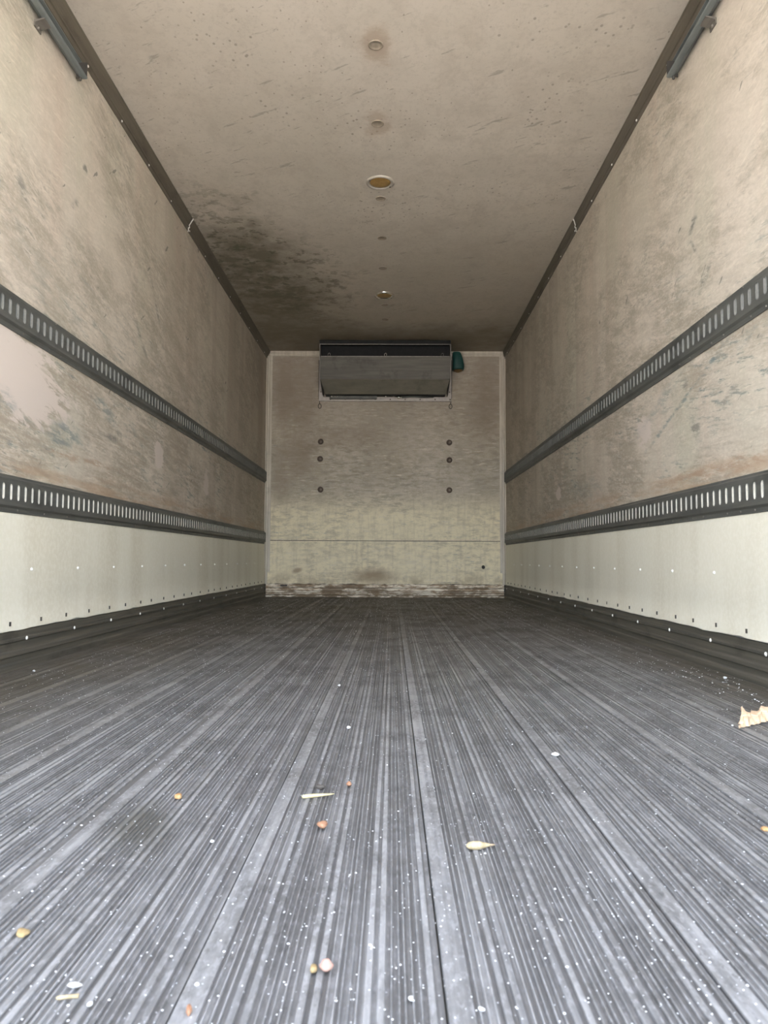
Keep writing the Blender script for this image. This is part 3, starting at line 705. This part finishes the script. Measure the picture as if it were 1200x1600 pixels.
lump('pebble', 'tan_stone', (-.342, 1.234, 0), .0062, 1, 'small tan pebble alone on the left half of the ribbed floor', 'pebble', .6, None, .3, (1.2, .9))
lump('pebble', 'brown_stone', (-.099, 1.104, 0), .0072, 2, 'reddish brown pebble just in front of the pale splinter', 'pebble', .75)
lump('pebble', 'brown_stone', (-.072, 1.310, 0), .0050, 3, 'tiny reddish pebble behind the tip of the pale splinter', 'pebble', .7)
lump('pebble', 'pink_stone', (-.060, .729, 0), .0064, 4, 'pale pink pebble closest to the camera near the bottom edge', 'pebble', .75, None, 0, (1.1, .9))
lump('pebble', 'yellow_bit', (-.0715, .731, 0), .0042, 5, 'small orange brown crumb touching the pale pink pebble', 'pebble', .6, None, 0, (.8, 1.3))
lump('pebble', 'tan_stone', (.534, 1.112, 0), .0052, 6, 'orange brown pebble at the right edge of the floor', 'pebble', .7)
lump('pebble', 'brown_stone', (-.170, .662, 0), .0040, 7, 'brown fragment at the bottom edge left of centre', 'pebble', .7, None, .2, (.7, 1.6))
lump('chip', 'white_stone', (.322, 1.514, 0), .0072, 8, 'largest white chip on the right half of the floor', 'chip', .5, None, .4, (1.3, .8))
lump('chip', 'white_stone', (-.282, .699, 0), .0046, 9, 'curled white chip just behind the short pale twig', 'chip', .45, None, 0, (1.4, .8))
lump('flake', 'yellow_bit', (-.376, .795, 0), .0075, 10, 'yellowed flake at the left edge of the nearest floor', 'flake', .25, None, .6, (.8, 1.5))
lump('crumb', 'screw', (-.118, 1.292, 0), .0065, 11, 'dark crumb lying just behind the pale splinter', 'crumb', .5, None, 0, (1.4, .7))
for i, (px, py, r, lab) in enumerate([
        (-.174, .704, .0022, 'tiny white crumb between the short twig and the pink pebble'),
        (.018, .686, .0025, 'tiny white crumb to the right of the pink pebble, at the bottom edge'),
        (.078, .671, .0024, 'tiny white crumb in the bottom right foreground, farthest right of the near crumbs'),
        (-.258, .671, .0024, 'tiny white crumb just to the right of the short twig'),
        (-.242, 1.047, .0030, 'flat bluish white crumb left of the brown pebble and the splinter'),
        (-.097, 1.742, .0045, 'white crumb in mid floor, straight behind the splinter'),
        (-.159, 2.311, .0052, 'white crumb deeper in the floor, farthest of the mid floor crumbs'),
        (1.090, 2.512, .0064, 'largest white crumb in the heap of grit along the right wall'),
        (.795, 1.80, .0034, 'white crumb just left of the dry leaf tip'),
        (-1.207, 2.566, .0058, 'bright white crumb near the left wall scuff strip')]):
    lump('crumb', 'white_stone', (px, py, 0), r, 60+i, lab, 'crumb', .65, 'white crumbs scattered on the floor', i*1.3, (1.15, .85))

# pale splinter
a, b = Vector((-.1435, 1.238, .0035)), Vector((-.0925, 1.256, .0030))
pts = [a.lerp(b, t) for t in (0, .04, .3, .6, .85, 1)]
tag(MB().tube(pts, [.0012, .0028, .0029, .0022, .0014, .0003], 8).build('splinter', 'straw', loc=(a.x, a.y, 0)), 'pale yellow wooden splinter tapering to the right on the floor', 'splinter')
# seed husk with its stem
a, b = Vector((.100, 1.030, .0055)), Vector((.139, 1.040, .0035)); b4 = (.1, 1.03, 0)
t = empty('seed_husk', b4, 'pale beige seed husk with a pointed tail right of centre', 'seed')
pts = [a.lerp(b, q_) for q_ in (0, .08, .25, .45, .65, .8)]
MB().tube(pts, [.0012, .0042, .0055, .0052, .0032, .0018], 10).build('husk', 'pod', t, base=b4)
MB().tube([a.lerp(b, q_) for q_ in (.78, .9, 1.0)], [.0018, .0013, .0006], 6).build('tail', 'stem', t, base=b4)
# short twig
a, b = Vector((-.2905, .679, .0022)), Vector((-.2725, .683, .0022))
tag(MB().tube([a.lerp(b, q_) for q_ in (0, .1, .5, .8, 1)], [.0008, .0018, .0017, .0016, .0020], 8).build('twig', 'pod', loc=(a.x, a.y, 0)), 'short pale twig near the bottom left corner', 'twig')

# crumpled dry leaf at the right edge
b5 = (.87, 1.83, 0)
lf = empty('dry_leaf', b5, 'crumpled dry tan leaf lying at the right edge of the floor', 'leaf')
nu, nv = 30, 12; vs = []; fs = []
for i in range(nu+1):
    u = i/nu
    env = min(1, .25+u*5)                                           # narrow torn tip at the left, full blade beyond
    hgt = .021*env*(1+.16*math.sin(u*11+.9)+.05*math.sin(u*27)) + .010*math.exp(-((u-.15)/.05)**2)
    for j in range(nv+1):
        v = j/nv
        cr = .0045*math.sin(u*30-v*3.2)*(.3+v)+.002*math.sin(u*57+v*5)
        x_ = .797+.175*u+.014*v*env+(.004 if j % 2 else -.002)*(1 if i in (0, 1, 2) else 0)
        y_ = 1.768+.135*u+.050*v*env+cr*1.6
        z_ = .0022+hgt*math.sin(v*1.75)+abs(cr)*.25*v+.003*math.sin(v*9)*(u < .2)
        vs.append((x_, y_, max(.0015, z_)))
for i in range(nu):
    for j in range(nv): k = i*(nv+1)+j; fs.append((k, k+1, k+nv+2, k+nv+1))
o = MB().add(vs, fs).build('blade', 'leaf', lf, base=b5); md_ = o.modifiers.new('thick', 'SOLIDIFY'); md_.thickness = .0007
mid = [Vector(vs[i*(nv+1)+nv//2])+Vector((0, 0, .001)) for i in range(nu+1)]
MB().tube(mid, .0011, 6).build('midrib', 'vein', lf, base=b5)

# fine white grit, far too many to count
rn = random.Random(77); mb = MB()
def bit(x_, y_, r):
    h = r*rn.uniform(.7, 1.1); a0 = rn.uniform(0, 6)
    ring = [(x_+r*rn.uniform(.7, 1.2)*math.cos(a0+k*1.57), y_+r*rn.uniform(.7, 1.2)*math.sin(a0+k*1.57), h*.45) for k in range(4)]
    mb.add(ring+[(x_, y_, h), (x_, y_, 0)], [(0, 1, 4), (1, 2, 4), (2, 3, 4), (3, 0, 4), (1, 0, 5), (2, 1, 5), (3, 2, 5), (0, 3, 5)])
for _ in range(8000):
    y_ = .5+6.9*rn.random()**2.6; hw = min(1.2, .25+y_*.52); x_ = rn.uniform(-hw, hw)
    if XL+.03 < x_ < XR-.03: bit(x_, y_, rn.uniform(.0004, .0009)*(1+.45*y_) if rn.random() > .05 else rn.uniform(.0011, .0017)*(1+.25*y_))
for _ in range(90):
    t_ = rn.random(); bit(1.09-.10*abs(rn.gauss(0, 1)), 2.95-1.15*t_+rn.gauss(0, .08), rn.uniform(.0014, .0036))
tag(mb.build('grit', 'grit'), 'fine pale grit and crumbs strewn over the ribbed floor', 'grit', None, 'stuff')
